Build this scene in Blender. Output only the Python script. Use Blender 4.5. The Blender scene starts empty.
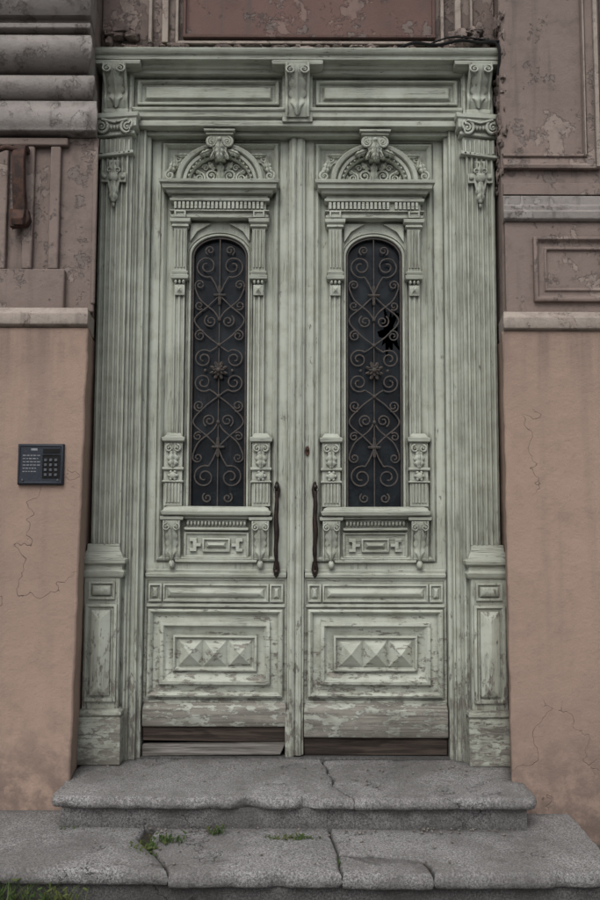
import bpy, bmesh, math, random
from mathutils import Vector, Matrix, noise
random.seed(7)
R=math.radians
scn=bpy.context.scene

# ------------------------------------------------------------------ materials
class N:
    def __init__(s,name):
        s.m=bpy.data.materials.new(name); s.m.use_nodes=True
        s.t=s.m.node_tree; s.p=s.t.nodes['Principled BSDF']
        s.tc=s.t.nodes.new('ShaderNodeTexCoord')
    def new(s,k): return s.t.nodes.new(k)
    def link(s,a,b): s.t.links.new(a,b)
    def mapping(s,sc,loc=(0,0,0),rot=(0,0,0)):
        n=s.new('ShaderNodeMapping'); n.inputs['Scale'].default_value=sc; n.inputs['Location'].default_value=loc
        n.inputs['Rotation'].default_value=rot
        s.link(s.tc.outputs['Object'],n.inputs['Vector']); return n.outputs[0]
    def noise(s,scale,detail=4,rough=.55,vec=None,dist=0.):
        n=s.new('ShaderNodeTexNoise'); n.inputs['Scale'].default_value=scale; n.inputs['Detail'].default_value=detail
        n.inputs['Roughness'].default_value=rough; n.inputs['Distortion'].default_value=dist
        s.link(vec if vec is not None else s.tc.outputs['Object'],n.inputs['Vector']); return n.outputs['Fac']
    def ramp(s,f,a,b,va=0.,vb=1.):
        n=s.new('ShaderNodeMapRange'); n.inputs[1].default_value=a; n.inputs[2].default_value=b
        n.inputs[3].default_value=va; n.inputs[4].default_value=vb; n.interpolation_type='SMOOTHSTEP'
        s.link(f,n.inputs[0]); return n.outputs[0]
    def mix(s,f,a,b,mode='MIX'):
        n=s.new('ShaderNodeMix'); n.data_type='RGBA'; n.blend_type=mode
        for sock,v in ((n.inputs[0],f),(n.inputs[6],a),(n.inputs[7],b)):
            if isinstance(v,bpy.types.NodeSocket): s.link(v,sock)
            elif isinstance(v,(int,float)): sock.default_value=v
            else: sock.default_value=(*v,1)
        return n.outputs[2]
    def math(s,op,a,b=0.):
        n=s.new('ShaderNodeMath'); n.operation=op
        for i,v in enumerate((a,b)):
            if isinstance(v,bpy.types.NodeSocket): s.link(v,n.inputs[i])
            else: n.inputs[i].default_value=v
        return n.outputs[0]
    def sep(s,which):
        n=s.new('ShaderNodeSeparateXYZ'); s.link(s.tc.outputs['Object'],n.inputs[0]); return n.outputs[which]
    def ao(s,dist,lo,hi,sm=1):
        n=s.new('ShaderNodeAmbientOcclusion'); n.samples=sm; n.inputs['Distance'].default_value=dist
        return s.ramp(n.outputs['AO'],lo,hi,1.,0.)
    def bump(s,h,strength=.5,dist=.004):
        n=s.new('ShaderNodeBump'); n.inputs['Strength'].default_value=strength; n.inputs['Distance'].default_value=dist
        s.link(h,n.inputs['Height']); s.link(n.outputs[0],s.p.inputs['Normal'])
    def fin(s,col,rough=.7,spec=.3):
        if isinstance(col,bpy.types.NodeSocket): s.link(col,s.p.inputs['Base Color'])
        else: s.p.inputs['Base Color'].default_value=(*col,1)
        if isinstance(rough,bpy.types.NodeSocket): s.link(rough,s.p.inputs['Roughness'])
        else: s.p.inputs['Roughness'].default_value=rough
        s.p.inputs['Specular IOR Level'].default_value=spec
        return s.m

def paint_mat(name,horizontal=False,wear=0.0,base=(.515,.548,.475)):
    n=N(name)
    st=(lambda a,b:(b,a,a)) if horizontal else (lambda a,b:(a,a,b))
    grain=n.noise(1,3,.6,n.mapping(st(75,3.0)))
    crk=n.noise(1,3,.5,n.mapping(st(95,2.6),(7,4,1)),.4)
    big=n.noise(2.3,3,.6)
    med=n.noise(13,5,.68)
    col=n.mix(n.ramp(big,.35,.68),base,(base[0]*.82,base[1]*.82,base[2]*.81))
    col=n.mix(n.ramp(med,.45,.72,0,.6),col,(base[0]*.70,base[1]*.67,base[2]*.62))
    col=n.mix(n.ramp(grain,.5,.76,0,.32),col,tuple(c*.56 for c in base))
    c0=n.math('ABSOLUTE',n.math('SUBTRACT',crk,.5))
    cm=n.math('MULTIPLY',n.ramp(c0,.0,.020,1,0),n.ramp(big,.42,.60))
    col=n.mix(n.math('MULTIPLY',cm,.65),col,(.11,.10,.085))
    # bare grey timber where paint has flaked, mostly low down
    z=n.sep(2)
    low=n.ramp(z,.05,1.1,.15+wear,.035+wear)
    chips=n.noise(1,8,.78,n.mapping(st(30,12),(1,9,5)))
    fl=n.math('ADD',chips,low)
    fm=n.ramp(fl,.662,.678)
    wood=n.mix(n.ramp(grain,.35,.65),(.31,.285,.25),(.12,.108,.092))
    col=n.mix(n.math('MULTIPLY',fm,.85),col,wood)
    um=n.ramp(chips,.30,.335,.5,0)
    col=n.mix(um,col,(.64,.65,.61))
    # darker colour in the hollows, varied by noise
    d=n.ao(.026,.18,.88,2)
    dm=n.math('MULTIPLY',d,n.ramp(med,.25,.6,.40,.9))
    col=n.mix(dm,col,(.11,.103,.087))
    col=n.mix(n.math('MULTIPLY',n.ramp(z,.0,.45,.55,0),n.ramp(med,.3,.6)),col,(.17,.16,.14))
    h=n.math('SUBTRACT',n.math('MULTIPLY',grain,.6),n.math('ADD',n.math('MULTIPLY',cm,.6),n.math('MULTIPLY',fm,.6)))
    n.bump(h,.7,.004)
    return n.fin(col,.65,.28)
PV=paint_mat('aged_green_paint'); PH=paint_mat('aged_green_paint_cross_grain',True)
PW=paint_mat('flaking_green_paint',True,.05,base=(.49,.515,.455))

def wood_mat(name,a,b):
    n=N(name); g=n.noise(1,6,.65,n.mapping((2.5,60,60)),.6)
    w=n.noise(1,3,.5,n.mapping((1.2,22,22)),1.5)
    col=n.mix(n.ramp(g,.35,.65),a,b); col=n.mix(n.ramp(w,.5,.6,0,.6),col,tuple(c*.45 for c in b))
    n.bump(g,.8,.006); return n.fin(col,.85,.15)
WG=wood_mat('weathered_grey_wood',(.27,.255,.235),(.11,.10,.09))
WB=wood_mat('rotting_brown_wood',(.085,.066,.055),(.035,.028,.024))

def plaster():
    n=N('tan_painted_plaster'); z=n.sep(2)
    big=n.noise(1.1,5,.6); med=n.noise(7,6,.68); fi=n.noise(90,3,.7)
    st=n.noise(1,4,.6,n.mapping((7,7,.45)))
    col=n.mix(n.ramp(big,.3,.7),(.395,.285,.228),(.335,.243,.198))
    col=n.mix(n.ramp(med,.48,.70,0,.6),col,(.30,.218,.18))
    col=n.mix(n.ramp(med,.26,.40,.4,0),col,(.44,.335,.275))
    col=n.mix(n.ramp(st,.5,.70,0,.42),col,(.27,.20,.168))
    col=n.mix(n.ramp(fi,.55,.8,0,.45),col,(.24,.175,.145))
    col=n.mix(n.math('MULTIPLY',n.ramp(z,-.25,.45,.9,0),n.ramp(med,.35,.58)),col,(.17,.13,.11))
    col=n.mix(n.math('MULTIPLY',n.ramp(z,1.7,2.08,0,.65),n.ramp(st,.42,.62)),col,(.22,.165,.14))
    ck=n.math('ABSOLUTE',n.math('SUBTRACT',n.noise(1.4,5,.55,n.mapping((1,1,1),(2,5,8))),.5))
    cm=n.math('MULTIPLY',n.ramp(ck,0,.0018,1,0),n.ramp(n.noise(1.3,2,.5,n.mapping((1,1,1),(8,1,1))),.50,.56))
    col=n.mix(n.math('MULTIPLY',cm,.65),col,(.13,.10,.08))
    chip=n.ramp(n.noise(26,6,.75,n.mapping((1,1,1),(3,3,9))),.685,.70)
    col=n.mix(n.math('MULTIPLY',chip,.65),col,(.33,.30,.27))
    h=n.math('ADD',n.math('MULTIPLY',fi,.3),n.math('ADD',n.math('MULTIPLY',med,1.),n.math('MULTIPLY',big,3.5)))
    n.bump(n.math('SUBTRACT',h,n.math('MULTIPLY',n.math('ADD',cm,chip),.5)),.7,.009)
    return n.fin(col,.88,.15)
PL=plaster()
def peel(name,c1,c2,c3,amt=.0,sc=4.,stain=.45):
    n=N(name)
    big=n.noise(sc*.4,4,.6); med=n.noise(sc*2.2,7,.68); fi=n.noise(110,3,.7)
    pat=n.noise(sc,9,.68,n.mapping((1,1,.8),(5,2,3)),.3); pat2=n.noise(sc*1.7,9,.72,n.mapping((1,1,1),(1,7,3)))
    col=n.mix(n.ramp(big,.3,.7),c1,tuple(c*.78 for c in c1))
    m1=n.ramp(pat,.58-amt,.60-amt); col=n.mix(n.math('MULTIPLY',m1,.6),col,c2)
    m2=n.ramp(pat2,.60-amt,.62-amt); col=n.mix(n.math('MULTIPLY',m2,.7),col,c3)
    col=n.mix(n.ramp(med,.48,.72,0,stain),col,(.11,.095,.085))
    st=n.noise(1,4,.6,n.mapping((14,14,.8)))
    col=n.mix(n.ramp(st,.54,.75,0,stain),col,(.10,.088,.08))
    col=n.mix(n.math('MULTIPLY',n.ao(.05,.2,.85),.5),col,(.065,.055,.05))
    h=n.math('ADD',n.math('ADD',n.math('MULTIPLY',fi,.25),n.math('MULTIPLY',med,.9)),n.math('MULTIPLY',n.math('ADD',m1,m2),-.45))
    n.bump(h,.85,.009); return n.fin(col,.9,.12)
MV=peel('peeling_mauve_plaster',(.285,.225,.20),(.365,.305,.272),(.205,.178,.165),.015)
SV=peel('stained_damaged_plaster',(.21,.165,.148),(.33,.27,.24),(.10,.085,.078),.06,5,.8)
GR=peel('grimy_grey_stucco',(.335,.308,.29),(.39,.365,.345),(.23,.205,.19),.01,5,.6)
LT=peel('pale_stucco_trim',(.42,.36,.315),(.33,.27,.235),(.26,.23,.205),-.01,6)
RD=peel('faded_red_plaster',(.175,.112,.10),(.25,.185,.165),(.20,.17,.155),.02,4,.6)

def granite(name,k=1.):
    n=N(name)
    a=n.noise(105,3,.75); b=n.noise(190,2,.6,n.mapping((1,1,1),(3,3,3))); big=n.noise(2.6,5,.65); med=n.noise(14,6,.7)
    col=n.mix(n.ramp(a,.40,.60),(.37*k,.363*k,.36*k),(.19*k,.186*k,.183*k))
    col=n.mix(n.ramp(b,.55,.64,0,.85),col,(.07*k,.068*k,.066*k))
    col=n.mix(n.ramp(b,.30,.40,.7,0),col,(.60*k,.59*k,.58*k))
    col=n.mix(n.ramp(big,.40,.62,0,.6),col,(.14*k,.134*k,.128*k))
    col=n.mix(n.ramp(med,.52,.72,0,.55),col,(.10*k,.095*k,.09*k))
    ck=n.math('ABSOLUTE',n.math('SUBTRACT',n.noise(2.1,7,.6,n.mapping((1,1,1),(4,1,6))),.5))
    cm=n.math('MULTIPLY',n.ramp(ck,0,.0038,1,0),n.ramp(n.noise(1.7,2),.50,.56))
    col=n.mix(n.math('MULTIPLY',cm,.8),col,(.035,.035,.033))
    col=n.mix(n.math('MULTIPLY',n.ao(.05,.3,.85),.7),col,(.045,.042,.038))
    n.bump(n.math('ADD',n.math('MULTIPLY',a,.6),n.math('SUBTRACT',n.math('MULTIPLY',med,1.6),cm)),.85,.007)
    return n.fin(col,.85,.2)
GN=granite('weathered_granite',.97); GD=granite('dark_granite',.42)  # second one is a darker tone of the granite, for lower riser and threshold
def simple(name,c1,c2,sc,rough,metal=0,spec=.4,bs=.4):
    n=N(name); a=n.noise(sc,5,.65); col=n.mix(n.ramp(a,.4,.62),c1,c2); n.bump(a,bs,.002)
    n.p.inputs['Metallic'].default_value=metal; return n.fin(col,rough,spec)
IR=simple('rusty_wrought_iron',(.060,.056,.053),(.095,.078,.068),40,.65)
HD=simple('dark_handle_iron',(.022,.020,.020),(.05,.032,.025),60,.38,.5)
RU=simple('rusted_steel',(.085,.042,.030),(.035,.022,.018),25,.8)
BK=simple('black_void',(.006,.006,.007),(.012,.011,.011),3,.9)
GRS=simple('grass_green',(.05,.095,.022),(.10,.12,.035),9,.7)
DN=simple('yellow_petals',(.65,.45,.03),(.6,.38,.02),40,.7)
AS=simple('pavement_asphalt',(.06,.058,.055),(.10,.095,.09),60,.9)
IC=simple('intercom_blue_grey_metal',(.024,.030,.042),(.034,.040,.052),90,.5,.3)
IB=simple('keypad_metal',(.09,.10,.115),(.12,.13,.145),60,.4,.5)
IW=simple('label_print',(.30,.31,.33),(.2,.21,.23),60,.6)
def glass():
    n=N('dusty_dark_glass'); a=n.noise(7,6,.65); b=n.noise(1,4,.6,n.mapping((30,30,3)))
    col=n.mix(n.ramp(a,.35,.7),(.008,.011,.015),(.024,.030,.036)); col=n.mix(n.ramp(b,.55,.75,0,.5),col,(.038,.042,.046))
    return n.fin(col,n.ramp(a,.3,.7,.15,.4),.16)
GL=glass()

# ------------------------------------------------------------------ mesh kit
def offs(pts,d,closed=True):
    n=len(pts); out=[]
    area=sum(pts[i][0]*pts[(i+1)%n][1]-pts[(i+1)%n][0]*pts[i][1] for i in range(n)) if closed else 1
    sg=1 if area>0 else -1
    for i in range(n):
        a=pts[(i-1)%n] if closed or i>0 else None; b=pts[i]; c=pts[(i+1)%n] if closed or i<n-1 else None
        ns=[]
        for p,q in ((a,b),(b,c)):
            if p is None or q is None: continue
            dx,dz=q[0]-p[0],q[1]-p[1]; l=math.hypot(dx,dz)
            if l<1e-9: continue
            ns.append((dz/l*sg,-dx/l*sg))
        mx=sum(k[0] for k in ns)/len(ns); mz=sum(k[1] for k in ns)/len(ns)
        l2=max(mx*mx+mz*mz,.3)
        out.append((b[0]+mx/l2*d,b[1]+mz/l2*d))
    return out
class B:
    def __init__(s): s.v=[];s.f=[]
    def add(s,vs,fs):
        o=len(s.v); s.v+=[tuple(v) for v in vs]; s.f+=[tuple(i+o for i in f) for f in fs]
    def box(s,x0,x1,y0,y1,z0,z1):
        s.add([(x,y,z) for z in (z0,z1) for y in (y0,y1) for x in (x0,x1)],
              [(0,2,3,1),(4,5,7,6),(0,1,5,4),(2,6,7,3),(0,4,6,2),(1,3,7,5)])
    def rings(s,rs,closed=True,cap0=False,cap1=False):
        n=len(rs[0]); vs=[p for r in rs for p in r]; fs=[]
        for i in range(len(rs)-1):
            for j in range(n if closed else n-1):
                k=(j+1)%n; fs.append((i*n+j,i*n+k,(i+1)*n+k,(i+1)*n+j))
        if cap0: fs.append(tuple(range(n)))
        if cap1: fs.append(tuple((len(rs)-1)*n+j for j in range(n)))
        s.add(vs,fs)
    def stack(s,x0,x1,yf,yb,prof,kx=1.,bl=None,br=None):
        s.rings([[(x0-p*kx if bl is None else bl,yb,z),(x0-p*kx,yf-p,z),(x1+p*kx,yf-p,z),(x1+p*kx if br is None else br,yb,z)] for z,p in prof],True,True,True)
    def ring(s,x0,x1,z0,z1,prof,cap=True):
        s.rings([[(x0+d,y,z0+d),(x1-d,y,z0+d),(x1-d,y,z1-d),(x0+d,y,z1-d)] for d,y in prof],True,False,cap)
    def pyramid(s,x0,x1,z0,z1,y,h):
        s.add([(x0,y,z0),(x1,y,z0),(x1,y,z1),(x0,y,z1),((x0+x1)/2,y-h,(z0+z1)/2)],[(0,1,4),(1,2,4),(2,3,4),(3,0,4)])
    def ext_z(s,poly,z0,z1): s.rings([[(x,y,z0) for x,y in poly],[(x,y,z1) for x,y in poly]],True,True,True)
    def ext_x(s,poly,x0,x1): s.rings([[(x0,y,z) for y,z in poly],[(x1,y,z) for y,z in poly]],True,True,True)
    def ext_y(s,poly,y0,y1): s.rings([[(x,y0,z) for x,z in poly],[(x,y1,z) for x,z in poly]],True,True,True)
    def loft_z(s,poly,prof):
        s.rings([[(x,y,z) for x,y in offs(poly,p)] for z,p in prof],True,True,True)
    def loft_y(s,poly,prof,closed=True,cap=False):
        s.rings([[(x,y,z) for x,z in offs(poly,p,closed)] for p,y in prof],closed,False,cap)
    def fluted(s,x0,x1,yf,yb,z0,z1,n,dep=.012,fil=.28):
        w=(x1-x0); m=w*.04; pitch=(w-2*m)/n; poly=[(x0,yb),(x0,yf)]
        for i in range(n):
            a=x0+m+i*pitch+pitch*fil/2; b=a+pitch*(1-fil)
            for k in range(7):
                t=k/6; poly.append((a+(b-a)*t, yf+dep*math.sin(math.pi*t)**.7 if 0<t<1 else yf))
        poly+=[(x1,yf),(x1,yb)]
        s.ext_z(poly,z0,z1)
    def tube(s,pts,r,n=6,flat=1.):
        rs=[];L=len(pts); pts=[Vector(p) for p in pts]
        for i,p in enumerate(pts):
            t=(pts[min(i+1,L-1)]-pts[max(i-1,0)])
            if t.length<1e-9: t=Vector((0,0,1))
            t.normalize(); up=Vector((0,1,0))
            if abs(t.dot(up))>.95: up=Vector((1,0,0))
            a=t.cross(up).normalized(); b=t.cross(a).normalized()
            rr=r[i] if isinstance(r,(list,tuple)) else r
            rs.append([p+a*math.cos(2*math.pi*k/n)*rr+b*math.sin(2*math.pi*k/n)*rr*flat for k in range(n)])
        s.rings(rs,True,True,True)
    def ball(s,c,r,nu=10,nv=6):
        if not isinstance(r,tuple): r=(r,r,r)
        rs=[]
        for i in range(nv+1):
            a=math.pi*i/nv; sr=max(math.sin(a),.02)
            rs.append([(c[0]+r[0]*sr*math.cos(2*math.pi*k/nu),c[1]+r[1]*sr*math.sin(2*math.pi*k/nu),c[2]-r[2]*math.cos(a)) for k in range(nu)])
        s.rings(rs,True,True,True)
    def arc(s,cx,cz,prof,a0,a1,n=24,kz=1.):
        s.rings([[(cx+r*math.cos(R(a0+(a1-a0)*i/n)),y,cz+kz*r*math.sin(R(a0+(a1-a0)*i/n))) for r,y in prof] for i in range(n+1)],True,True,True)
    def leaf(s,px,pz,y,ang,L,W,H,lobes=4,curl=0.,back=.004):
        nu,nv=22,8; a=R(ang); dx,dz=math.cos(a),math.sin(a); ex,ez=-dz,dx
        g=[]
        for i in range(nu+1):
            t=i/nu; w=W*(math.sin(math.pi*(.1+.9*t))**.55 if t<1 else 0.02)*(.68+.32*abs(math.cos(lobes*math.pi*t)))
            row=[]
            for j in range(nv+1):
                q=-1+2*j/nv
                hh=H*(1-q*q)**.6*(.75+.25*math.sin(math.pi*t))+H*.28*math.cos(q*math.pi*3)*(1-abs(q))
                hh+=H*.25*abs(math.cos(lobes*math.pi*t))*(1-abs(q))
                u=L*(t+.10*abs(q)*math.sin(math.pi*t))
                row.append((px+dx*u+ex*w*q, y-hh-curl*t*t+(back if abs(q)==1 else 0), pz+dz*u+ez*w*q))
            g.append(row)
        s.rings(g,False)
    def volute(s,cx,cz,y,r,a0,turns,sg,th=.008,eye=True):
        n=int(18*turns); pts=[];rr=[]
        for i in range(n+1):
            t=i/n; a=R(a0)+sg*turns*2*math.pi*t; q=r*(1-.80*t)
            pts.append((cx+q*math.cos(a),y-.25*th*t,cz+q*math.sin(a))); rr.append(th*(1-.45*t))
        s.tube(pts,rr,7)
        if eye: s.ball((cx,y,cz),(r*.22,th*1.3,r*.22))
        return pts[0]
    def obj(s,name,mat,parent=None,bevel=.0,seg=1,smooth=38):
        me=bpy.data.meshes.new(name); me.from_pydata(s.v,[],s.f); me.validate()
        bm=bmesh.new(); bm.from_mesh(me); bmesh.ops.recalc_face_normals(bm,faces=bm.faces); bm.to_mesh(me); bm.free()
        me.polygons.foreach_set('use_smooth',[True]*len(me.polygons)); me.set_sharp_from_angle(angle=R(smooth))
        o=bpy.data.objects.new(name,me); scn.collection.objects.link(o); me.materials.append(mat)
        if bevel:
            m=o.modifiers.new('worn_edges','BEVEL'); m.width=bevel; m.segments=seg; m.limit_method='ANGLE'; m.angle_limit=R(42)
        if parent: o.parent=parent
        return o
def empty(name):
    e=bpy.data.objects.new(name,None); scn.collection.objects.link(e); e.empty_display_size=.2; return e

door=empty('double_entrance_door'); bld=empty('stucco_building'); steps=empty('stone_steps')

# ================================================================== DOOR SURROUND
def console(b,cx,hw,yf,z0,z1,p):
    H=z1-z0; curve=[]
    for i in range(17):
        t=i/16
        pr=p*(.5+.5*math.cos(math.pi*min(1,t*1.15)))+.28*p*math.exp(-((t-.82)/.13)**2)
        curve.append((yf-pr,z1-H*t))
    b.ext_x([(yf+.02,z1)]+curve+[(yf+.02,z0)],cx-hw*.86,cx+hw*.86)
    for sg in (-1,1):
        b.tube([(cx+sg*hw*.88,y-.003,z) for y,z in curve],hw*.13,6)
        b.volute(cx+sg*hw*.55,z1-H*.16,yf-p-.006,hw*.42,90,1.5,-sg,hw*.10)
    nu,nv=18,8; g=[]
    for i in range(nu+1):
        t=i/nu; k=3+t*12.5; i0=min(int(k),15); f=k-i0
        y=curve[i0][0]*(1-f)+curve[min(i0+1,16)][0]*f; z=curve[i0][1]*(1-f)+curve[min(i0+1,16)][1]*f
        w=hw*.78*(math.sin(math.pi*(.18+.8*t))**.6)*(.66+.34*abs(math.cos(4*math.pi*t)))
        g.append([(cx+w*q,y-.004-hw*.22*(1-abs(q))-hw*.10*math.cos(q*9)*(1-abs(q))-hw*.35*max(0,t-.7)*(1-q*q),z-H*.05*(1-abs(q))) for q in [-1+2*j/nv for j in range(nv+1)]])
    b.rings(g,False)

sur=B(); surh=B()
for sg in (-1,1):
    X=lambda a,b_: (sg*a,sg*b_) if sg>0 else (sg*b_,sg*a)
    xa,xb=X(.85,1.018)
    sur.box(xa,xb,.03,.2,0,3.25)
    sur.box(xa,xb,.004,.03,1.0,3.2)
    f0,f1=X(.868,1.004)
    sur.fluted(f0,f1,-.018,.01,1.06,3.09,5,.011)
    # plinth
    pa,pb=X(.856,1.045)
    surh.stack(pa,pb,-.035,.19,[(0,.012),(.215,.012),(.225,.004),(.235,.014),(.25,.012),(.262,-.006)])
    sur.stack(pa+.008,pb-.008,-.028,.188,[(.25,0),(.90,0)])
    sur.ring(pa+.03,pb-.03,.31,.755,[(-.012,-.03),(-.012,-.042),(0,-.045),(.008,-.034),(.016,-.034),(.018,-.046),((pb-pa-.06)/2-.001,-.075)])
    sur.ring(pa+.03,pb-.03,.79,.875,[(0,-.028),(0,-.040),(.008,-.042),(.016,-.032),(.022,-.046),(.038,-.055)])
    surh.stack(pa,pb,-.03,.19,[(.893,0),(.905,.012),(.925,.016),(.935,.004),(.955,.004),(.965,.02),(.985,.022),(.99,.008),(1.01,.0),(1.03,-.012),(1.06,-.014)])
    # inner step of the frame
    sur.ext_z([(sg*a,y) for a,y in [(.852,.19),(.852,.022),(.842,.022),(.838,.034),(.828,.03),(.824,.05),(.806,.052),(.800,.044),(.792,.044),(.788,.075),(.772,.08),(.770,.19)]],0,3.25)
    # capital
    cx=sg*.936
    surh.stack(xa+.004,xb-.004,-.02,.1,[(3.05,0),(3.056,.014),(3.07,.014),(3.075,.002),(3.15,.002)])
    sur.fluted(xa+.008,xb-.008,-.034,.0,3.078,3.148,6,.010)
    surh.stack(xa+.004,xb-.004,-.02,.1,[(3.15,.004),(3.156,.018),(3.165,.02),(3.178,.012),(3.19,.03),(3.235,.03),(3.24,.038),(3.262,.04)])
    for q in (-1,1):
        sur.volute(cx+q*.066,3.202,-.052,.036,90,1.75,q,.008)
    sur.tube([(cx-.066,-.055,3.238),(cx,-.058,3.222),(cx+.066,-.055,3.238)],.007)
    for k in range(-2,3): sur.ball((cx+k*.016,-.05,3.20),(.006,.008,.012))
    # pendant ornament
    sur.ext_y([(cx+a,z) for a,z in [(-.026,3.04),(.026,3.04),(.026,2.975),(.062,2.975),(.062,2.925),(.03,2.925),(.022,2.88),(0,2.855),(-.022,2.88),(-.03,2.925),(-.062,2.925),(-.062,2.975),(-.026,2.975)]],-.036,-.01)
    sur.ball((cx,-.04,2.948),(.026,.018,.026),12,8)
    for q in (-1,1):
        sur.ball((cx+q*.046,-.038,2.95),(.012,.012,.012)); sur.volute(cx+q*.022,2.985,-.04,.018,270,1.3,-q,.006)
    sur.leaf(cx,2.93,-.036,270,.12,.026,.016,3)
    sur.leaf(cx,3.035,-.036,270,.07,.018,.012,2)
    sur.ball((cx,-.03,2.80),(.008,.012,.014))
    sur.ring(cx-.022,cx+.022,3.0,3.036,[(0,-.03),(0,-.042),(.008,-.044),(.012,-.036)])
    # side console
    surh.box(xa+.002,xb-.002,-.004,.12,3.262,3.60)
    surh.ring(xa+.008,xb-.008,3.275,3.595,[(0,.0),(0,-.012),(.012,-.014),(.02,-.006)])
    console(sur,cx,.060,-.012,3.30,3.545,.085)
    surh.stack(cx-.068,cx+.068,-.03,.05,[(3.535,.03),(3.543,.062),(3.565,.066),(3.575,.05)])
    surh.stack(cx-.05,cx+.05,-.014,.02,[(3.272,0),(3.282,.012),(3.298,.014),(3.302,0)])
# centre console
surh.box(-.078,.078,-.006,.12,3.235,3.60)
console(sur,0,.062,-.014,3.255,3.545,.085)
surh.stack(-.066,.066,-.03,.05,[(3.535,.03),(3.543,.062),(3.565,.066),(3.575,.055)])
# entablature
surh.stack(-.856,.856,.02,.19,[(3.213,0),(3.218,.012),(3.245,.014),(3.25,.004),(3.262,.022),(3.285,.024),(3.292,.034),(3.305,.036),(3.318,.014),(3.322,-.005),(3.57,-.006)],0)
for a,b_ in ((-.835,-.095),(.095,.835)):
    surh.ring(a,b_,3.335,3.50,[(0,.026),(0,.006),(.010,.002),(.018,.010),(.024,.024),(.034,.026),(.040,.020),(.048,.008),(.054,.008)])
surh.stack(-1.02,1.02,.0,.19,[(3.52,-.01),(3.53,.016),(3.548,.02),(3.553,.036),(3.572,.045),(3.578,.085),(3.603,.088),(3.608,.098),(3.628,.108),(3.640,.110),(3.648,.09)],.28)
surh.stack(-1.00,1.00,-.02,.18,[(3.649,0),(3.662,.05),(3.668,.04)],.2)
surh.box(-.80,.80,.06,.19,3.19,3.215)
def settle(v):
    x,y,z=v
    if z>3.31: z=3.31+(z-3.31)*.80
    if abs(x)>.857 and 2.7<z<3.31:
        z-=.026*math.sin(math.pi*min(1,(z-2.7)/.61))**.5
    # the old timber has sagged and twisted a little
    z+=.0035*noise.noise(Vector((x*1.7,0,z*1.1))); x+=.003*noise.noise(Vector((4,x,z*1.6)))
    return (x,y,z)
sur.v=[settle(v) for v in sur.v]; surh.v=[settle(v) for v in surh.v]
sur.obj('carved_pilasters',PV,door,.0018); surh.obj('entablature',PH,door,.0025,2)

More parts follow.
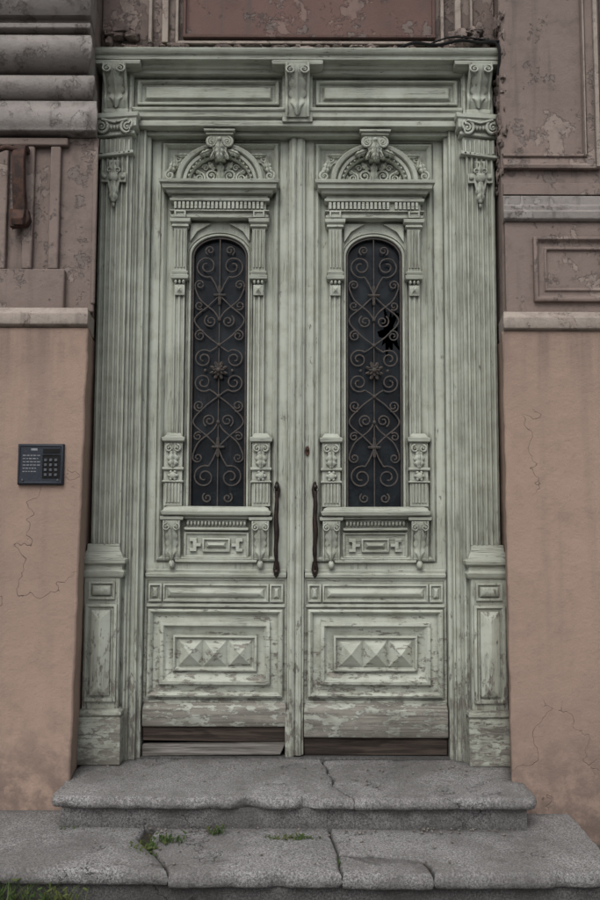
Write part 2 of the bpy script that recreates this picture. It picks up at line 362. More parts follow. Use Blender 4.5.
# ================================================================== LEAVES
Y=.12; KA=.74
def archpts(cx,hw,zb,zs,n=22,k=KA):
    p=[(cx-hw,zb),(cx+hw,zb)]
    for i in range(n+1):
        a=math.pi*i/n; p.append((cx+hw*math.cos(a),zs+k*hw*math.sin(a)))
    return p
def leafdoor(sg):
    nm='left' if sg<0 else 'right'
    cx=sg*.405; b=B(); h=B()
    x0,x1=cx-.3625,cx+.3625
    b.ring(x0,x1,.915,3.225,[(0,.17),(0,Y),(.046,Y),(.049,Y+.006),(.055,Y+.006),(.058,Y-.012),(.068,Y-.018),(.078,Y-.006),(.084,Y+.010),(.092,Y+.014)],False)
    hw,zb,zs=.148,1.235,2.560
    X0,X1,Z0,Z1,yy=x0+.0915,x1-.0915,1.006,3.134,Y+.0145
    ap=archpts(cx,hw,zb,zs)
    b.add([(X0,yy,Z0),(cx-hw,yy,Z0),(cx-hw,yy,Z1),(X0,yy,Z1)],[(0,1,2,3)])
    b.add([(cx+hw,yy,Z0),(X1,yy,Z0),(X1,yy,Z1),(cx+hw,yy,Z1)],[(0,1,2,3)])
    b.add([(cx-hw,yy,Z0),(cx+hw,yy,Z0),(cx+hw,yy,zb),(cx-hw,yy,zb)],[(0,1,2,3)])
    top=ap[2:]
    for p,q in zip(top[:-1],top[1:]):
        b.add([(p[0],yy,p[1]),(q[0],yy,q[1]),(q[0],yy,Z1),(p[0],yy,Z1)],[(0,1,2,3)])
    b.loft_y(ap,[(0,.175),(0,Y+.004),(.004,Y-.001),(.010,Y-.001),(.013,Y+.008),(.018,Y+.009),(.020,Y+.002),(.023,Y+.002),(.025,Y+.016)])
    for q in (-1,1):
        b.ext_y([(cx+q*.156,2.735),(cx+q*.05,2.735),(cx+q*.075,2.722),(cx+q*.12,2.695),(cx+q*.156,2.64)],Y-.004,Y+.02)
        # slender lower strips
        c=cx+q*.208
        b.fluted(c-.028,c+.028,Y-.020,Y+.014,1.60,2.43,2,.009,.35)
        # upper posts
        c=cx+q*.205
        b.stack(c-.034,c+.034,Y-.033,Y+.014,[(2.445,0),(2.735,0)])
        b.fluted(c-.027,c+.027,Y-.041,Y-.03,2.49,2.69,3,.008,.3)
        h.stack(c-.034,c+.034,Y-.033,Y+.014,[(2.425,.0),(2.43,.010),(2.447,.014),(2.452,.004),(2.468,.010),(2.475,.0)])
        h.stack(c-.034,c+.034,Y-.033,Y+.014,[(2.70,.0),(2.708,.012),(2.722,.006),(2.73,.018),(2.748,.02)])
        for k in (-1,0,1): b.ball((c+k*.02,Y-.03,2.415),(.008,.01,.012))
        b.ring(c-.026,c+.026,2.345,2.40,[(0,Y-.02),(0,Y-.03),(.012,Y-.034),(.025,Y-.05)])
        # lower carved consoles beside glass
        c=cx+q*.225; w=.046
        h.stack(c-w,c+w,Y-.03,Y+.014,[(1.575,.0),(1.582,.010),(1.60,.013),(1.606,.0),(1.625,-.012)])
        b.stack(c-w,c+w,Y-.026,Y+.014,[(1.25,0),(1.58,0)])
        b.volute(c-.02,1.545,Y-.036,.019,90,1.4,1,.006); b.volute(c+.02,1.545,Y-.036,.019,90,1.4,-1,.006)
        b.leaf(c,1.53,Y-.028,270,.085,.034,.018,3)
        h.stack(c-w,c+w,Y-.03,Y+.01,[(1.43,.0),(1.436,.008),(1.446,.008),(1.45,0)])
        b.ball((c,Y-.034,1.405),(.020,.014,.020),12,6)
        for k in range(6):
            a=k*math.pi/3; b.ball((c+.02*math.cos(a),Y-.034,1.405+.02*math.sin(a)),(.009,.010,.009),6,4)
        b.fluted(c-.036,c+.036,Y-.036,Y-.02,1.268,1.365,4,.008,.3)
        h.stack(c-w,c+w,Y-.03,Y+.01,[(1.368,.0),(1.372,.008),(1.378,.008),(1.382,0)])
        # corbel below sill
        h.stack(c-w-.002,c+w+.002,Y-.04,Y+.014,[(1.175,.0),(1.18,.01),(1.195,.012),(1.2,0)])
        console(b,c,.044,Y-.008,.975,1.175,.042)
        b.ball((c,Y-.02,.955),(.016,.018,.022))
    # sill
    h.stack(cx-.255,cx+.255,Y-.045,Y+.014,[(1.198,.0),(1.205,.018),(1.222,.024),(1.228,.012),(1.24,.008),(1.248,-.01)])
    h.stack(cx-.155,cx+.155,Y-.02,Y+.014,[(1.125,.0),(1.13,.008),(1.14,.008),(1.144,-.004),(1.18,-.004),(1.186,.01),(1.197,.014)])
    for k in range(17): h.ball((cx-.144+k*.018,Y-.024,1.162),(.0075,.012,.013),8,5)
    # apron with stepped geometric panel
    h.ring(cx-.165,cx+.165,.985,1.118,[(0,Y+.01),(0,Y-.010),(.008,Y-.014),(.015,Y-.004),(.022,Y-.002)])
    h.ring(cx-.07,cx+.07,1.018,1.088,[(0,Y-.0),(0,Y-.016),(.008,Y-.02),(.013,Y-.008),(.02,Y-.008),(.024,Y-.018),(.034,Y-.026)])
    for q in (-1,1):
        h.ext_y([(cx+q*a,z) for a,z in [(.078,1.045),(.10,1.045),(.10,1.02),(.135,1.02),(.135,1.036),(.118,1.036),(.118,1.07),(.135,1.07),(.135,1.088),(.10,1.088),(.10,1.061),(.078,1.061)]],Y-.018,Y)
    h.stack(cx-.20,cx+.20,Y-.012,Y+.014,[(.962,0),(.966,.008),(.978,.008),(.982,0)])
    # hood
    h.stack(cx-.245,cx+.245,Y-.035,Y+.014,[(2.75,.0),(2.755,.008),(2.768,.010),(2.772,.0),(2.782,.0),(2.788,.014),(2.793,.014),(2.796,-.004),(2.838,-.004),(2.842,.014),(2.856,.016),(2.86,.006),(2.872,.006),(2.878,.028),(2.893,.034),(2.898,.05),(2.918,.054),(2.923,.064),(2.938,.068),(2.946,.05)])
    k=cx-.238; i=0
    while k<cx+.225:
        if not (sg>0 and i==15):
            h.box(k,k+.014,Y-.048,Y-.03,2.8005,2.8375)
        k+=.0215; i+=1
    for q in (-1,1):
        h.ring(cx+q*.205-.03,cx+q*.205+.03,2.753,2.79,[(0,Y-.03),(0,Y-.052),(.008,Y-.055),(.012,Y-.046)])
    # arched pediment
    b.arc(cx,2.942,[(.158,Y+.01),(.158,Y-.03),(.164,Y-.04),(.174,Y-.036),(.178,Y-.05),(.192,Y-.055),(.198,Y-.046),(.205,Y-.066),(.223,Y-.074),(.230,Y-.062),(.230,Y+.01)],0,180,32,.90)
    b.add([(cx+.160*math.cos(math.pi*i/20),Y+.0,2.942+.144*math.sin(math.pi*i/20)) for i in range(21)],[tuple(range(21))])
    for i in range(19):
        a=math.pi*(i+.5)/19; b.ball((cx+.169*math.cos(a),Y-.042,2.942+.152*math.sin(a)),(.007,.008,.007),6,4)
    for q in (-1,1):
        b.volute(cx+q*.048,2.990,Y-.012,.036,250,1.8,-q,.0075)
        b.volute(cx+q*.108,2.978,Y-.012,.028,90,1.7,q,.0065)
        b.volute(cx+q*.080,3.035,Y-.010,.018,0 if q>0 else 180,1.4,q,.005)
        b.leaf(cx+q*.03,3.02,Y-.01,90-q*38,.055,.018,.014,2)
        b.leaf(cx+q*.10,3.00,Y-.01,90-q*62,.045,.014,.012,2)
        b.leaf(cx+q*.135,2.955,Y-.01,90-q*10,.045,.012,.010,2)
        b.tube([(cx,Y-.01,2.95),(cx+q*.05,Y-.014,2.953),(cx+q*.13,Y-.012,2.953)],.007)
        b.volute(cx+q*.262,2.975,Y-.05,.026,90,1.5,-q,.008)
        b.leaf(cx+q*.262,2.985,Y-.03,90+q*12,.075,.022,.016,3)
        ox=cx+q*.255; oz=3.115
        b.ext_y([(ox,oz),(ox-q*.12,oz),(ox-q*.095,oz-.035),(ox-q*.04,oz-.05),(ox-q*.012,oz-.10),(ox,oz-.10)],Y+.002,Y+.02)
        b.leaf(ox-q*.012,oz-.012,Y+.0,180 if q>0 else 0,.095,.016,.014,4)
        b.leaf(ox-q*.012,oz-.015,Y+.0,262 if q>0 else 278,.075,.014,.012,3)
        b.volute(ox-q*.028,oz-.03,Y-.0,.016,90,1.3,q,.006)
    b.leaf(cx,2.95,Y-.012,90,.115,.026,.02,3)
    b.ball((cx,Y-.02,2.962),(.015,.014,.012))
    # scrolled acanthus keystone
    b.rings([[(cx-w,Y+.01,z),(cx-w,y,z),(cx+w,y,z),(cx+w,Y+.01,z)] for z,w,y in ((3.06,.026,Y-.07),(3.10,.034,Y-.080),(3.15,.044,Y-.085),(3.178,.050,Y-.085))],True,True,True)
    b.leaf(cx,3.150,Y-.084,270,.105,.030,.022,4,.0)
    b.leaf(cx,3.135,Y-.098,270,.050,.014,.014,2,.0)
    b.ball((cx,Y-.100,3.152),(.012,.012,.012))
    for q in (-1,1):
        b.volute(cx+q*.040,3.145,Y-.080,.028,90,1.8,-q,.0085)
        b.leaf(cx+q*.015,3.11,Y-.078,270+q*28,.065,.014,.013,3)
        b.leaf(cx+q*.035,3.11,Y-.06,270+q*68,.075,.018,.014,3)
        b.leaf(cx+q*.055,3.118,Y-.055,270+q*100,.05,.014,.012,2)
    h.stack(cx-.062,cx+.062,Y-.085,Y+.014,[(3.176,.0),(3.182,.010),(3.192,.006),(3.196,.018),(3.206,.02),(3.210,.01)])
    # lock rail, lower panels
    h.stack(x0+.004,x1-.004,Y+.0,Y+.04,[(.885,.0),(.890,.012),(.905,.016),(.912,.004),(.925,.006),(.93,.0)],0)
    h.ring(x0,x1,.262,.886,[(0,.17),(0,Y+.002),(.012,Y+.002),(.014,Y+.008)])
    for a,c_ in ((x0+.02,x0+.088),(x1-.088,x1-.02)):
        h.ring(a,c_,.765,.856,[(0,Y+.008),(0,Y-.008),(.008,Y-.012),(.014,Y),(.018,Y),(.022,Y-.008),(.033,Y-.016)])
    h.ring(x0+.094,x1-.094,.765,.856,[(0,Y+.008),(0,Y-.008),(.008,Y-.012),(.014,Y),(.020,Y),(.024,Y-.006),(.0438,Y-.020)])
    h.stack(x0+.01,x1-.01,Y+.002,Y+.04,[(.736,0),(.740,.008),(.752,.008),(.757,0)],0)
    h.ring(x0+.022,x1-.022,.292,.728,[(0,Y+.008),(0,Y-.016),(.010,Y-.022),(.020,Y-.012),(.026,Y+.004),(.034,Y+.006),(.062,Y-.006),(.064,Y-.022),(.080,Y-.028),(.088,Y-.018),(.094,Y-.010),(.128,Y+.002),(.130,Y-.018),(.138,Y-.022),(.146,Y-.008),(.149,Y-.004)])
    ax=x0+.022+.152; bx=x1-.022-.152; w=(bx-ax)/3; zz0,zz1=.292+.151,.728-.151
    py=B()
    for k in range(3):
        py.pyramid(ax+k*w+.002,ax+(k+1)*w-.002,zz0,zz1,Y-.006,.046)
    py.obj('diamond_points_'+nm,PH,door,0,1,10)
    # weather board
    ww=B(); zl=.150 if sg<0 else .098
    ww.ext_x([(Y+.04,.262),(Y+.0,.262),(Y-.012,.252),(Y-.030,.232),(Y-.034,zl+.01),(Y-.028,zl),(Y+.04,zl)],x0+.002,x1-.002)
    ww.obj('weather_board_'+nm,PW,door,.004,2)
    pk=B()
    if sg<0:
        pk.rings([[(x0+.003,Y-.012,.078),(x1-.003,Y-.012,.070),(x1-.003,Y-.010,.146),(x0+.003,Y-.010,.146)],[(x0+.003,Y+.03,.078),(x1-.003,Y+.03,.070),(x1-.003,Y+.03,.146),(x0+.003,Y+.03,.146)]],True,True,True)
        pk.obj('bottom_plank_'+nm,WB,door,.004)
        p2=B(); p2.rings([[(x0+.003,Y-.022,.004),(x1-.03,Y-.022,.012),(x1-.003,Y-.020,.074),(x0+.003,Y-.020,.060)],[(x0+.003,Y+.02,.004),(x1-.03,Y+.02,.012),(x1-.003,Y+.02,.074),(x0+.003,Y+.02,.060)]],True,True,True)
        p2.obj('threshold_board_'+nm,WG,door,.004)
    else:
        pk.box(x0+.003,x1-.003,Y-.008,Y+.03,.008,.094); pk.obj('bottom_plank_'+nm,WB,door,.004)
    def warp(v):
        x,y,z=v; return (x+.0025*noise.noise(Vector((sg*3,x,z*1.9))),y+.003*noise.noise(Vector((x*2+sg,7,z*1.3))),z+.003*noise.noise(Vector((x*2.2,sg*5,z))))
    b.v=[warp(v) for v in b.v]; h.v=[warp(v) for v in h.v]
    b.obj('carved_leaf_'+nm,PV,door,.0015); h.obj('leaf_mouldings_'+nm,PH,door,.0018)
    # ---- glass
    g=B(); gy=.162
    if sg<0:
        g.add([(x,gy,z) for x,z in offs(ap,.004)],[tuple(range(len(ap)))])
    else:
        hc=(cx+.082,2.17); n=28; rs=[[],[]]
        rad=[(.045+.015*math.sin(i*2.3)+.009*math.sin(i*5.1)) for i in range(n)]
        for i in range(n):
            a=2*math.pi*i/n; dx,dz=math.cos(a),math.sin(a)
            rs[0].append((hc[0]+dx*rad[i]*1.0,gy,hc[1]+dz*rad[i]*2.4))
            t=1e9
            if dx>1e-6:t=min(t,(cx+.152-hc[0])/dx)
            if dx<-1e-6:t=min(t,(cx-.152-hc[0])/dx)
            if dz>1e-6:t=min(t,(2.555-hc[1])/dz)
            if dz<-1e-6:t=min(t,(1.23-hc[1])/dz)
            rs[1].append((hc[0]+dx*t,gy,hc[1]+dz*t))
        g.rings(rs,True)
        for cz_,cxx in ((2.555,-.152),(2.555,.152),(1.23,-.152),(1.23,.152)):
            cc=(cx+cxx,gy,cz_); ring=rs[1]; j=[i for i in range(n) if abs(ring[i][0]-cc[0])<1e-4]; k2=[i for i in range(n) if abs(ring[i][2]-cz_)<1e-4]
            if j and k2:
                pj=min(j,key=lambda i:abs(ring[i][2]-cz_)); pk_=min(k2,key=lambda i:abs(ring[i][0]-cc[0]))
                g.add([ring[pj],cc,ring[pk_]],[(0,1,2)])
        up=[(cx-.152,gy,2.555),(cx+.152,gy,2.555)]+[(x,gy,z) for x,z in archpts(cx,.152,1,2.560)[2:]]
        g.add(up,[tuple(range(len(up)))])
    g.obj('window_pane_'+nm,GL,door)
    # ---- wrought iron grille
    i_=B(); gy=.134; zc=1.955; r=.0044
    i_.tube([(x,gy,z) for x,z in offs(archpts(cx,hw,zb,zs),-.008)]+[(cx-hw+.008,gy,zb+.008)],.005)
    def line(pts,rr=r):
        out=[]
        P=[pts[0]]+list(pts)+[pts[-1]]
        for k in range(1,len(P)-2):
            for s_ in range(8):
                t=s_/8; a,b2,c2,d=P[k-1],P[k],P[k+1],P[k+2]
                out.append(tuple(.5*((2*b2[m])+(-a[m]+c2[m])*t+(2*a[m]-5*b2[m]+4*c2[m]-d[m])*t*t+(-a[m]+3*b2[m]-3*c2[m]+d[m])*t**3) for m in (0,1)))
        out.append(tuple(pts[-1])); return [(cx+u,gy+.001*random.random(),zc+w) for u,w in out]
    def sp(u,w,rr,a0,turns,sgn):
        n=int(20*turns); return [(u+rr*(1-.78*t/n)*math.cos(R(a0)+sgn*turns*2*math.pi*t/n),w+rr*(1-.78*t/n)*math.sin(R(a0)+sgn*turns*2*math.pi*t/n)) for t in range(n+1)]
    T=lambda pts: i_.tube([(cx+u,gy+random.uniform(-.002,.002),zc+w) for u,w in pts],r,6)
    for q in (-1,1):
        for s2 in (-1,1):
            m=lambda pts:[(q*u,s2*w) for u,w in pts]
            pts=sp(.068,.555,.060,250,1.6,1)
            i_.tube(line(m([(.0,.40),(.022,.455),pts[0]])),r); T(m(pts))
            T(m(sp(.052,.64 if s2>0 else .662,.026,300,1.3,1))) 
            i_.tube(line(m([(0,.40),(.055,.345),(.130,.27),(.07,.19),(.0,.135)])),r)
            i_.tube(line(m([(.130,.44),(.10,.375),(.03,.315),(.0,.27)])),r)
            T(m(sp(.104,.455,.027,330,1.4,1)))
            T(m(sp(.046,.262,.034,60,1.5,-1))); T(m(sp(.105,.345,.024,230,1.3,1)))
            T(m(sp(.1,.185,.030,120,1.5,-1)))
            pts=sp(.080,.062,.050,130,1.6,-1)
            i_.tube(line(m([(.0,.135),(.02,.118),pts[0]])),r); T(m(pts))
        for zz in (.40,-.40):
            i_.leaf(cx,zc+zz,gy-.004,90 if q>0 else 270,.055,.011,.006,1)
            i_.leaf(cx,zc+zz,gy-.004,0 if q>0 else 180,.035,.010,.006,1)
        i_.ball((cx+q*.07,gy-.004,zc),.009,6,4)
    for k in range(8): i_.leaf(cx,zc,gy-.012,k*45+22,.050,.013,.008,1)
    for k in range(8): i_.leaf(cx,zc,gy-.020,k*45,.030,.010,.008,1)
    i_.ball((cx,gy-.028,zc),(.013,.010,.013))
    for zz in (.40,-.40,.135,-.135,.27,-.27): i_.ball((cx,gy-.004,zc+zz),(.010,.010,.012),8,5)
    i_.tube([(cx,gy+.002,zb),(cx,gy+.002,zs+hw*KA-.01)],.0035)
    i_.obj('wrought_iron_grille_'+nm,IR,door)
    # ---- handle
    H=B(); hx=sg*.098; z0,z1=.90,1.365
    pts=[(hx,Y,z1-.035),(hx,Y-.035,z1-.035),(hx,Y-.05,z1-.045)]; rr=[.010,.010,.010]
    for k in range(15):
        t=k/14; pts.append((hx+.002*math.sin(k),Y-.052,z1-.055-(z1-z0-.11)*t)); rr.append(.0085+.0055*math.exp(-((t-.5)/.22)**2)+(.0025 if k in (2,3,11,12) else 0))
    pts+=[(hx,Y-.05,z0+.045),(hx,Y-.035,z0+.035),(hx,Y,z0+.035)]; rr+=[.010]*3
    H.tube(pts,rr,10)
    for zz,q in ((z1-.03,1),(z0+.03,-1)):
        H.ext_y([(hx+a,zz+q*c) for a,c in [(-.012,-.04),(.012,-.04),(.018,0),(.012,.03),(0,.045),(-.012,.03),(-.018,0)]],Y-.016,Y+.0)
        H.ball((hx,Y-.052,zz+q*.012),(.013,.013,.016))
    H.obj('pull_handle_'+nm,HD,door,.001)
leafdoor(-1); leafdoor(1)
# meeting stile
ms=B()
ms.ext_z([(-.042,.165),(-.042,.10),(-.034,.096),(-.030,.085),(-.018,.078),(-.006,.084),(-.002,.092),(.004,.086),(.016,.082),(.028,.088),(.032,.097),(.042,.10),(.042,.165)],.012,3.205)
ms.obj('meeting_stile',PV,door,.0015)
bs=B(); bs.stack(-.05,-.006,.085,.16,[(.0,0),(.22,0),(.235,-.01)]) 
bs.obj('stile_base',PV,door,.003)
kh=B()
kh.ext_y([(.058+.011*math.cos(a*math.pi/8),1.535+.026*math.sin(a*math.pi/8)) for a in range(16)],Y-.008,Y+.002); kh.ball((.058,Y-.012,1.542),(.007,.008,.009))
kh.obj('keyhole_escutcheon',RU,door,.001)
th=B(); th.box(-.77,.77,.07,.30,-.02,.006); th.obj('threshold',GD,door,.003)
hb=B(); hb.box(-1.2,1.2,.6,.62,-.1,3.4); hb.box(-.85,.85,.176,.60,-.1,.0); hb.box(-.9,-.86,.2,.6,0,3.3); hb.box(.86,.9,.2,.6,0,3.3); hb.box(-.86,.86,.2,.6,3.26,3.3)
hb.obj('dark_hallway',BK,door)

# ================================================================== BUILDING
w=B()
def splay(b,sg,zt0,zb0,ft,fb,bt,bb,yf,yb,nz=60,amp=.004,far=7):
    rs=[]
    for i in range(nz+1):
        t=i/nz; z=zb0+(zt0-zb0)*t; f=fb+(ft-fb)*t; k=bb+(bt-bb)*t
        j=amp*noise.noise(Vector((sg*5,0,z*6)))+amp*.6*noise.noise(Vector((sg*9,3,z*25)))
        j2=amp*noise.noise(Vector((sg*5,8,z*5)))
        rs.append([(sg*far,yf,z),(sg*(f+j),yf+j2,z),(sg*(k+j*.5),yb,z),(sg*(k+.004),.3,z),(sg*far,.3,z)])
    b.rings(rs,True,True,True)
splay(w,-1,2.088,-.5,.985,1.028,1.026,1.060,-.28,-.02,90,.006); splay(w,1,2.080,-.5,.977,.990,1.026,1.050,-.28,-.02,90,.006)
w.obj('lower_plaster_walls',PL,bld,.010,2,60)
s_=B()
sp_=[(2.088,.0),(2.098,.022),(2.12,.028),(2.15,.026),(2.165,.010),(2.178,.004),(2.19,-.03)]
s_.stack(-7,-.99,-.28,-.0,sp_,.3,None,-1.026); s_.stack(.985,7,-.28,-.0,[(z-.012,p) for z,p in sp_],.3,1.026)
o=s_.obj('string_course',LT,bld,.004,2)
c=B(); c.box(-7,-1.03,-.12,.6,2.18,6.5)
c.rings([[(7,-.12,z),(1.022,-.12,z),(1.035,.01,z),(1.035,.6,z),(7,.6,z)] for z in (2.17,6.5)],True,True,True)
c.box(-1.03,-.9,.10,.6,-.1,3.60); c.box(.9,1.035,.10,.6,-.1,3.60)
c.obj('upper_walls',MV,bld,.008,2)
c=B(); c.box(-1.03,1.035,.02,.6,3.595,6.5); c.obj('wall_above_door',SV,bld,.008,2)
# left pier: fluted field, worn rim
l=B()
splay(l,-1,3.055,2.18,.976,.982,1.03,1.03,-.20,-.01,30,.008)
l.box(-7,-1.12,-.235,-.19,2.185,2.385)
x=-1.155
while x>-3.2:
    l.box(x-.050,x,-.228,-.19,2.385,3.0)
    x-=.128
l.box(-7,-1.12,-.234,-.19,3.0,3.04)
l.box(-1.00,-.978,-.208,-.19,2.22,3.04)
l.obj('fluted_pier',MV,bld,.008,3)
g=B()
def tor(z0,z1,p0,p1,n=9): return [(z0+(z1-z0)*i/n,p0+(p1-p0)*math.sin(math.pi*i/n)**.6) for i in range(n+1)]
br=-1.035
g.stack(-7,-.985,-.23,-.0,[(3.055,0),(3.062,.03),(3.085,.036),(3.10,.045),(3.15,.045),(3.17,.03),(3.20,.012),(3.225,.006),(3.232,-.02)],.4,None,br)
g.stack(-7,-1.005,-.225,-.0,tor(3.233,3.365,-.01,.045),.45,None,br)
g.stack(-7,-1.03,-.225,-.0,tor(3.375,3.565,-.01,.085),.45,None,br-.01)
g.stack(-7,-1.03,-.225,-.0,[(3.566,0),(3.575,.05),(3.60,.052),(3.605,.02),(3.63,.02),(3.635,.06),(3.68,.10),(3.72,.115),(3.80,.118),(3.81,.07),(4.2,.06),(4.25,.12),(4.4,.13)],.35,None,br-.01)
o=g.obj('grey_stucco_cornice',GR,bld,.006,2)
# right side
r=B()
r.stack(1.030,7,-.12,-.0,[(2.655,.04),(2.665,.055),(2.70,.06),(2.71,.04),(2.735,.04),(2.745,.022),(2.79,.02),(2.80,.0)],.2,1.04)
r.obj('right_band_moulding',GR,bld,.004,2)
r=B()
r.stack(1.030,7,-.15,-.0,[(2.17,0),(2.656,0)],1,1.04)
for k in range(5):
    a=1.165+k*.62
    r.ring(a,a+.40,2.25,2.575,[(0,-.149),(0,-.172),(.014,-.178),(.024,-.162),(.030,-.156),(.05,-.156),(.055,-.166),(.064,-.166),(.068,-.152)])
r.obj('right_pier_block',MV,bld,.004,2)
r=B()
path=[(1.03,2.93),(1.515,2.93),(1.515,6.0)]
r.loft_y(path,[(0,-.118),(0,-.150),(-.016,-.156),(-.026,-.140),(-.040,-.136),(-.060,-.130),(-.066,-.142),(-.078,-.142),(-.084,-.118)],False)
r.box(1.03,7,-.135,-.1,2.80,2.86)
r.obj('right_panel_moulding',MV,bld,.002)
r=B()
r.box(1.532,1.560,-.142,-.1,2.93,6.0); r.box(1.62,1.66,-.15,-.1,2.93,6.0); r.box(1.488,1.512,-.1585,-.14,2.935,6.0); r.box(1.437,1.448,-.146,-.13,3.0,6.0)
r.obj('pale_panel_edge',LT,bld,.003)
# over-door panels
r=B(); r.ring(-.60,.72,3.69,5.2,[(0,.021),(0,-.006),(.014,-.010),(.02,.010),(.03,.016)])
r.obj('over_door_red_panel',RD,bld,.002)
r=B()
for a,b_ in ((-.64,-.622),(-.71,-.675),(-.78,-.76),(.745,.765),(.82,.855),(.90,.915)):
    r.box(a,b_,-.008,.03,3.66,5.3)
r.box(-.64,.765,-.0065,.03,3.655,3.67)
r.obj('over_door_pale_strips',LT,bld,.003)
r=B(); r.stack(-7,7,-.2,.3,[(5.6,0),(5.7,.1),(5.8,.12),(5.85,.3),(6.0,.35),(6.05,.3)],.1); r.obj('upper_cornice',GR,bld)
def lump(b,x,y,z,sx,sy,sz):
    nu,nv=8,6; o=Vector((random.random()*50,0,0)); rs=[]
    for i in range(nv+1):
        a=math.pi*i/nv; sr=max(math.sin(a),.03); row=[]
        for k in range(nu):
            d=Vector((sr*math.cos(2*math.pi*k/nu),sr*math.sin(2*math.pi*k/nu),-math.cos(a))); f=1+.7*noise.noise(d*1.6+o)
            row.append((x+sx*d.x*f,y+sy*d.y*f,z+sz*d.z*f))
        rs.append(row)
    b.rings(rs,True,True,True)
r=B()
for k in range(90):
    zz=random.uniform(2.85,3.75)
    lump(r,1.024+random.uniform(-.004,.02),-.118+random.uniform(0,.12),zz,random.uniform(.006,.020),random.uniform(.01,.03),random.uniform(.01,.04))
for k in range(110):
    lump(r,random.uniform(-1.0,1.02),.012,3.605+random.uniform(0,.045),random.uniform(.01,.06),.024,random.uniform(.006,.020))
for k in range(26):
    s2=random.choice((-1,1,1)); lump(r,s2*(.84+random.uniform(0,.17)),-.0,3.63+random.uniform(0,.10),random.uniform(.02,.06),.03,random.uniform(.01,.035))
r.obj('crumbling_render',SV,bld,0,1,25)

# ================================================================== STEPS
def jit(poly,amp,sc=9.,seed=0):
    return [(x+amp*noise.noise(Vector((x*sc,y*sc,seed)))+amp*.5*noise.noise(Vector((x*50,y*50,seed))),y+amp*noise.noise(Vector((x*sc,y*sc,seed+7)))+amp*.5*noise.noise(Vector((x*50,y*50,seed+3)))) for x,y in poly]
def dense(pts,step=.02):
    out=[]
    n=len(pts)
    for i in range(n):
        a,b_=pts[i],pts[(i+1)%n]; L=math.hypot(b_[0]-a[0],b_[1]-a[1]); m=max(1,int(L/step))
        for k in range(m): out.append((a[0]+(b_[0]-a[0])*k/m,a[1]+(b_[1]-a[1])*k/m))
    return out
def rough(o,amp=.004):
    for v in o.data.vertices:
        c_=v.co; d=noise.noise(c_*14)*amp+noise.noise(c_*55)*amp*.7; d2=noise.noise(c_*3+Vector((5,5,5)))*amp*1.5
        ch=noise.noise(c_*8+Vector((31,2,2)))
        if ch>.25: d+=(ch-.25)*.09; d2-=(ch-.25)*.03
        v.co.z+=d2*.6; v.co.y+=d
crack=[(.135,.12),(.14,.02),(.16,-.06),(.155,-.15),(.18,-.22),(.165,-.32),(.20,-.40),(.235,-.46),(.255,-.52)]
yF=-.515
left=[(-1.045,.12),(-1.045,yF+.05),(-1.03,yF+.015),(-.995,yF)]+[(crack[-1][0]-.004,yF)]+[(a-.003,b_) for a,b_ in crack[::-1][1:]]
right=[(a+.003,b_) for a,b_ in crack[:-1]]+[(crack[-1][0]+.004,yF),(.995,yF),(1.03,yF+.015),(1.045,yF+.05),(1.045,.12)]
nose=[(-.050,-.010),(-.044,.0),(-.026,.004),(-.012,.0),(-.004,-.004),(0,-.012)]
for nm,P,dz in (('upper_slab_a',left,0),('upper_slab_b',right,-.003)):
    b=B(); b.loft_z(jit(dense(P,.014),.009,12,1),[(z+dz,p) for z,p in nose]); o=b.obj(nm,GN,steps,0,1,50); rough(o,.0045)
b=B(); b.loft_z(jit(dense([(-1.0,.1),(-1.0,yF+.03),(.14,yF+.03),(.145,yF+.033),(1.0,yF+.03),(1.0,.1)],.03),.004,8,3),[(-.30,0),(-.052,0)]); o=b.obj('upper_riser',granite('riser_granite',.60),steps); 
zt=-.137
def slab(nm,P,dz=0,seed=0,mat=GN):
    b=B(); b.loft_z(jit(dense(P,.014),.008,10,seed),[(zt-.062+dz,-.012),(zt-.054+dz,.0),(zt-.032+dz,.004),(zt-.014+dz,.0),(zt-.005+dz,-.004),(zt+dz,-.012)])
    o=b.obj(nm,mat,steps,0,1,50); rough(o,.006)
F=-.93
slab('lower_slab_a',[(-3.2,-.2),(-3.2,F+.03),(-.478,F+.005),(-.50,-.86),(-.56,-.76),(-.655,-.60),(-.60,-.2)],.004,1)
slab('lower_slab_b',[(-.468,F),(.178,F-.002),(.175,-.85),(.168,-.74),(.125,-.2),(-.585,-.2),(-.60,-.66),(-.545,-.76),(-.488,-.86)],-.002,1)
slab('lower_slab_c',[(.184,F-.002),(.528,F),(.518,-.86),(.505,-.80),(.42,-.775),(.33,-.782),(.175,-.752),(.180,-.85)],-.008,1)
slab('lower_slab_d',[(.536,F-.002),(1.13,F+.002),(1.20,F+.03),(1.24,-.82),(1.26,-.2),(.132,-.2),(.175,-.744),(.33,-.773),(.42,-.766),(.513,-.794),(.526,-.86)],-.004,1)
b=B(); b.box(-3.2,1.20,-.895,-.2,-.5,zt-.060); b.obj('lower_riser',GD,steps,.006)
b=B(); b.box(-3.1,1.15,-.86,-.2,-.3,zt-.022); b.obj('joint_dirt',simple('joint_dirt',(.05,.042,.033),(.03,.026,.02),30,.95),steps)

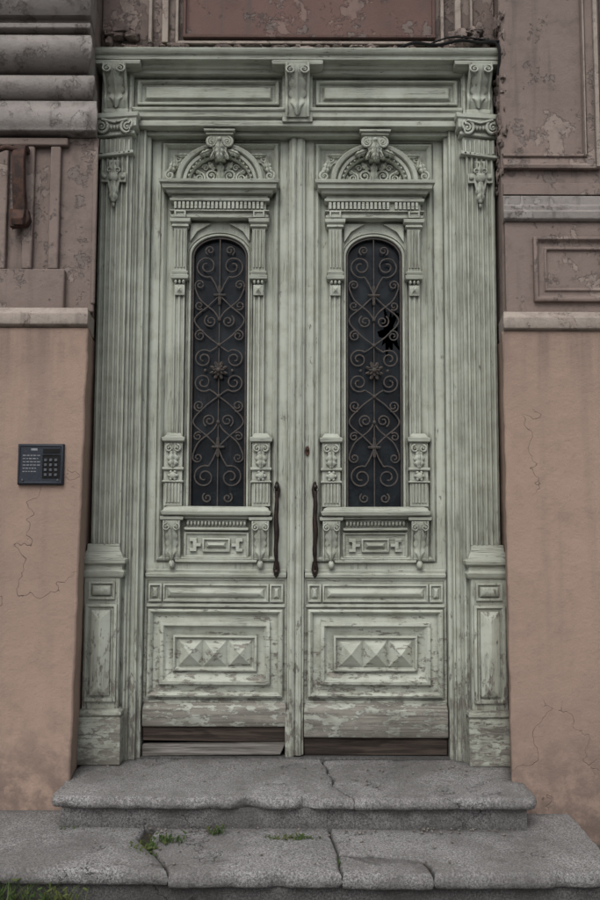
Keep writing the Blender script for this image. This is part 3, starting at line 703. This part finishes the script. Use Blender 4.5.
# ================================================================== GROUND
g=B(); G=200; g.add([(-G,-G,-.275),(G,-G,-.275),(G,.5,-.275),(-G,.5,-.275)],[(0,1,2,3)])
g.obj('pavement',AS)
g=B()
for k in range(260):
    q0=random.random()
    if q0<.5: x,y,z=random.uniform(-1.0,1.0),random.gauss(-.50,.02)-.02,zt+.002
    elif q0<.75: x,y,z=random.uniform(-.95,.95),random.uniform(-.35,.0),.002
    else: x,y,z=random.uniform(-1.2,1.1),random.uniform(-.88,-.55),zt+.001
    q=random.uniform(.0015,.006); lump(g,x,y,z,q,q,q*.7)
g.obj('loose_gravel',simple('gravel_stone',(.12,.105,.09),(.30,.28,.25),80,.9),None,0,1,20)

def tuft(name,places):
    b=B()
    for (x,y,z,n,sx,sy,h) in places:
        for k in range(n):
            px=x+random.gauss(0,sx); py=y+random.gauss(0,sy); a=random.uniform(0,6.28); L=h*random.uniform(.5,1.2); w_=random.uniform(.0012,.003)
            lx,ly=math.cos(a)*L*.6,math.sin(a)*L*.6; rs=[]
            for t in (0,.35,.7,1):
                cx_=px+lx*t*t; cy_=py+ly*t*t; cz_=z+L*t*(1-.35*t); ww=w_*(1-t)+.0002
                rs.append([(cx_-math.sin(a)*ww,cy_+math.cos(a)*ww,cz_),(cx_+math.sin(a)*ww,cy_-math.cos(a)*ww,cz_)])
            b.rings(rs,False)
            if random.random()<.35:
                q=min(L*.4,.02); b.leaf(px+random.uniform(-.01,.01),z+L*random.uniform(.2,.6),py,random.uniform(10,170),q,q*.24,.002,1)
    return b.obj(name,GRS)
tuft('grass',[(-.60,-.69,zt-.03,170,.035,.04,.05),(-.52,-.62,zt-.01,70,.035,.02,.04),(-.33,-.545,zt,40,.02,.01,.04),(.0,-.60,zt-.01,100,.045,.012,.032),
 (.17,-.80,zt-.02,24,.008,.03,.022),(-1.20,-.955,-.275,320,.10,.02,.16),(-.88,-.95,-.275,80,.05,.015,.13),(-1.9,-1.0,-.275,160,.3,.03,.09),(-.98,-.50,zt,14,.03,.02,.02)])
d=B(); FL=((-1.165,-.985,-.140),(-1.13,-.99,-.162),(-1.195,-.98,-.155))
for (x,y,z) in FL: d.tube([(x,y,-.275),(x+.004,y,z)],.0018,5)
d.obj('dandelion',GRS)
dd=B()
for (x,y,z) in FL:
    dd.ball((x+.004,y,z),(.009,.009,.005),10,5)
    for k in range(12): dd.leaf(x+.004,z,y-.004,k*30,.013,.003,.002,1)
dd.obj('flower_heads',DN,bpy.data.objects['dandelion'])

# ================================================================== INTERCOM
ic=empty('intercom_panel'); yw=-.284
b=B(); b.ring(-1.292,-1.086,1.344,1.527,[(-.004,yw+.012),(-.004,yw-.010),(0,yw-.016),(.006,yw-.018),(.009,yw-.014),(.012,yw-.014)]); b.obj('faceplate',IC,ic,.001)
b=B()
for i in range(3):
    for j in range(4):
        x=-1.172+i*.024; z=1.380+j*.023; b.box(x,x+.014,yw-.019,yw-.012,z,z+.013)
b.box(-1.276,-1.266,yw-.019,yw-.012,1.357,1.367); b.box(-1.112,-1.102,yw-.019,yw-.012,1.357,1.367)
for x in (-1.281,-1.101):
    for z in (1.355,1.516): b.ball((x,yw-.014,z),(.003,.003,.003),6,4)
b.obj('keypad',IB,ic,.0015)
b=B(); b.ring(-1.180,-1.098,1.37,1.48,[(0,yw-.014),(0,yw-.0165),(.003,yw-.0165),(.003,yw-.0145)]); b.box(-1.178,-1.10,yw-.017,yw-.013,1.487,1.508); b.obj('display',BK,ic)
b=B()
for k in range(6):
    z=1.475-k*.015; xx=-1.272
    while xx<-1.20-random.uniform(0,.02):
        L=random.uniform(.006,.016); b.box(xx,xx+L,yw-.0150,yw-.0135,z,z+.004); xx+=L+.004
b.box(-1.235,-1.205,yw-.0150,yw-.0135,1.500,1.510)
b.obj('label_text',IW,ic)
# ================================================================== RUSTY BRACKET
b=B(); bx=-1.335
b.ext_x([(-.225,2.98),(-.262,2.99),(-.30,2.97),(-.318,2.90),(-.300,2.75),(-.280,2.66),(-.305,2.61),(-.295,2.58),(-.262,2.60),(-.235,2.64),(-.265,2.78),(-.285,2.90),(-.275,2.955),(-.225,2.955)],bx-.028,bx+.030)
b.ext_y([(bx-.050,2.67),(bx+.038,2.67),(bx+.050,2.62),(bx+.035,2.59),(bx-.045,2.58)],-.268,-.226)
b.tube([(bx,-.29,2.95),(bx-.06,-.31,2.955),(bx-.1,-.31,2.94)],.014,8)
b.obj('rusty_iron_bracket',RU,None,.003)
# ================================================================== CABLE
b=B()
def cat(P,n=8):
    P=[Vector(p) for p in P]; P=[P[0]]+P+[P[-1]]; out=[]
    for k in range(1,len(P)-2):
        for s2 in range(n):
            t=s2/n; a,b2,c2,d_=P[k-1:k+3]; out.append(.5*((2*b2)+(-a+c2)*t+(2*a-5*b2+4*c2-d_)*t*t+(-a+3*b2-3*c2+d_)*t**3))
    out.append(P[-2]); return out
b.tube(cat([(.52,-.02,3.62),(.60,-.05,3.635),(.72,-.06,3.62),(.84,-.05,3.65),(.94,-.04,3.645),(1.01,-.10,3.61),(1.022,-.13,3.54),(1.02,-.10,3.44)]),.008,7)
b.tube(cat([(.66,-.03,3.63),(.78,-.05,3.665),(.90,-.03,3.675),(.99,-.05,3.65),(1.02,-.13,3.60)]),.005,6)
b.obj('cable',BK)

# ================================================================== LIGHT / CAMERA
wd=bpy.data.worlds.new('World'); scn.world=wd; wd.use_nodes=True
nt=wd.node_tree; bg=nt.nodes['Background']; sk=nt.nodes.new('ShaderNodeTexSky'); sk.sky_type='NISHITA'; sk.sun_disc=False
EL,AZ=R(50),R(196)
sk.sun_elevation=EL; sk.sun_rotation=AZ; sk.dust_density=4
hs=nt.nodes.new('ShaderNodeHueSaturation'); hs.inputs['Saturation'].default_value=.35
nt.links.new(sk.outputs[0],hs.inputs['Color']); nt.links.new(hs.outputs[0],bg.inputs['Color']); bg.inputs['Strength'].default_value=.128
sl=bpy.data.lights.new('sun','SUN'); sl.energy=.9; sl.angle=R(30); sl.color=(1,.98,.95)
so=bpy.data.objects.new('sun',sl); scn.collection.objects.link(so)
dirv=Vector((math.sin(AZ)*math.cos(EL),math.cos(AZ)*math.cos(EL),math.sin(EL)))
so.rotation_euler=dirv.to_track_quat('Z','Y').to_euler(); so.location=dirv*10
cam=bpy.data.cameras.new('camera'); co=bpy.data.objects.new('camera',cam); scn.collection.objects.link(co)
cam.sensor_fit='VERTICAL'; cam.sensor_height=24; cam.lens=24*850/900; cam.clip_end=1000; cam.clip_start=.05
co.matrix_world=Matrix.Translation((.020,-4.25,1.185))@Matrix.Rotation(R(94.65),4,'X')@Matrix.Rotation(R(.2),4,'Z')
scn.camera=co
scn.view_settings.view_transform='Standard'; scn.view_settings.look='None'; scn.view_settings.exposure=0
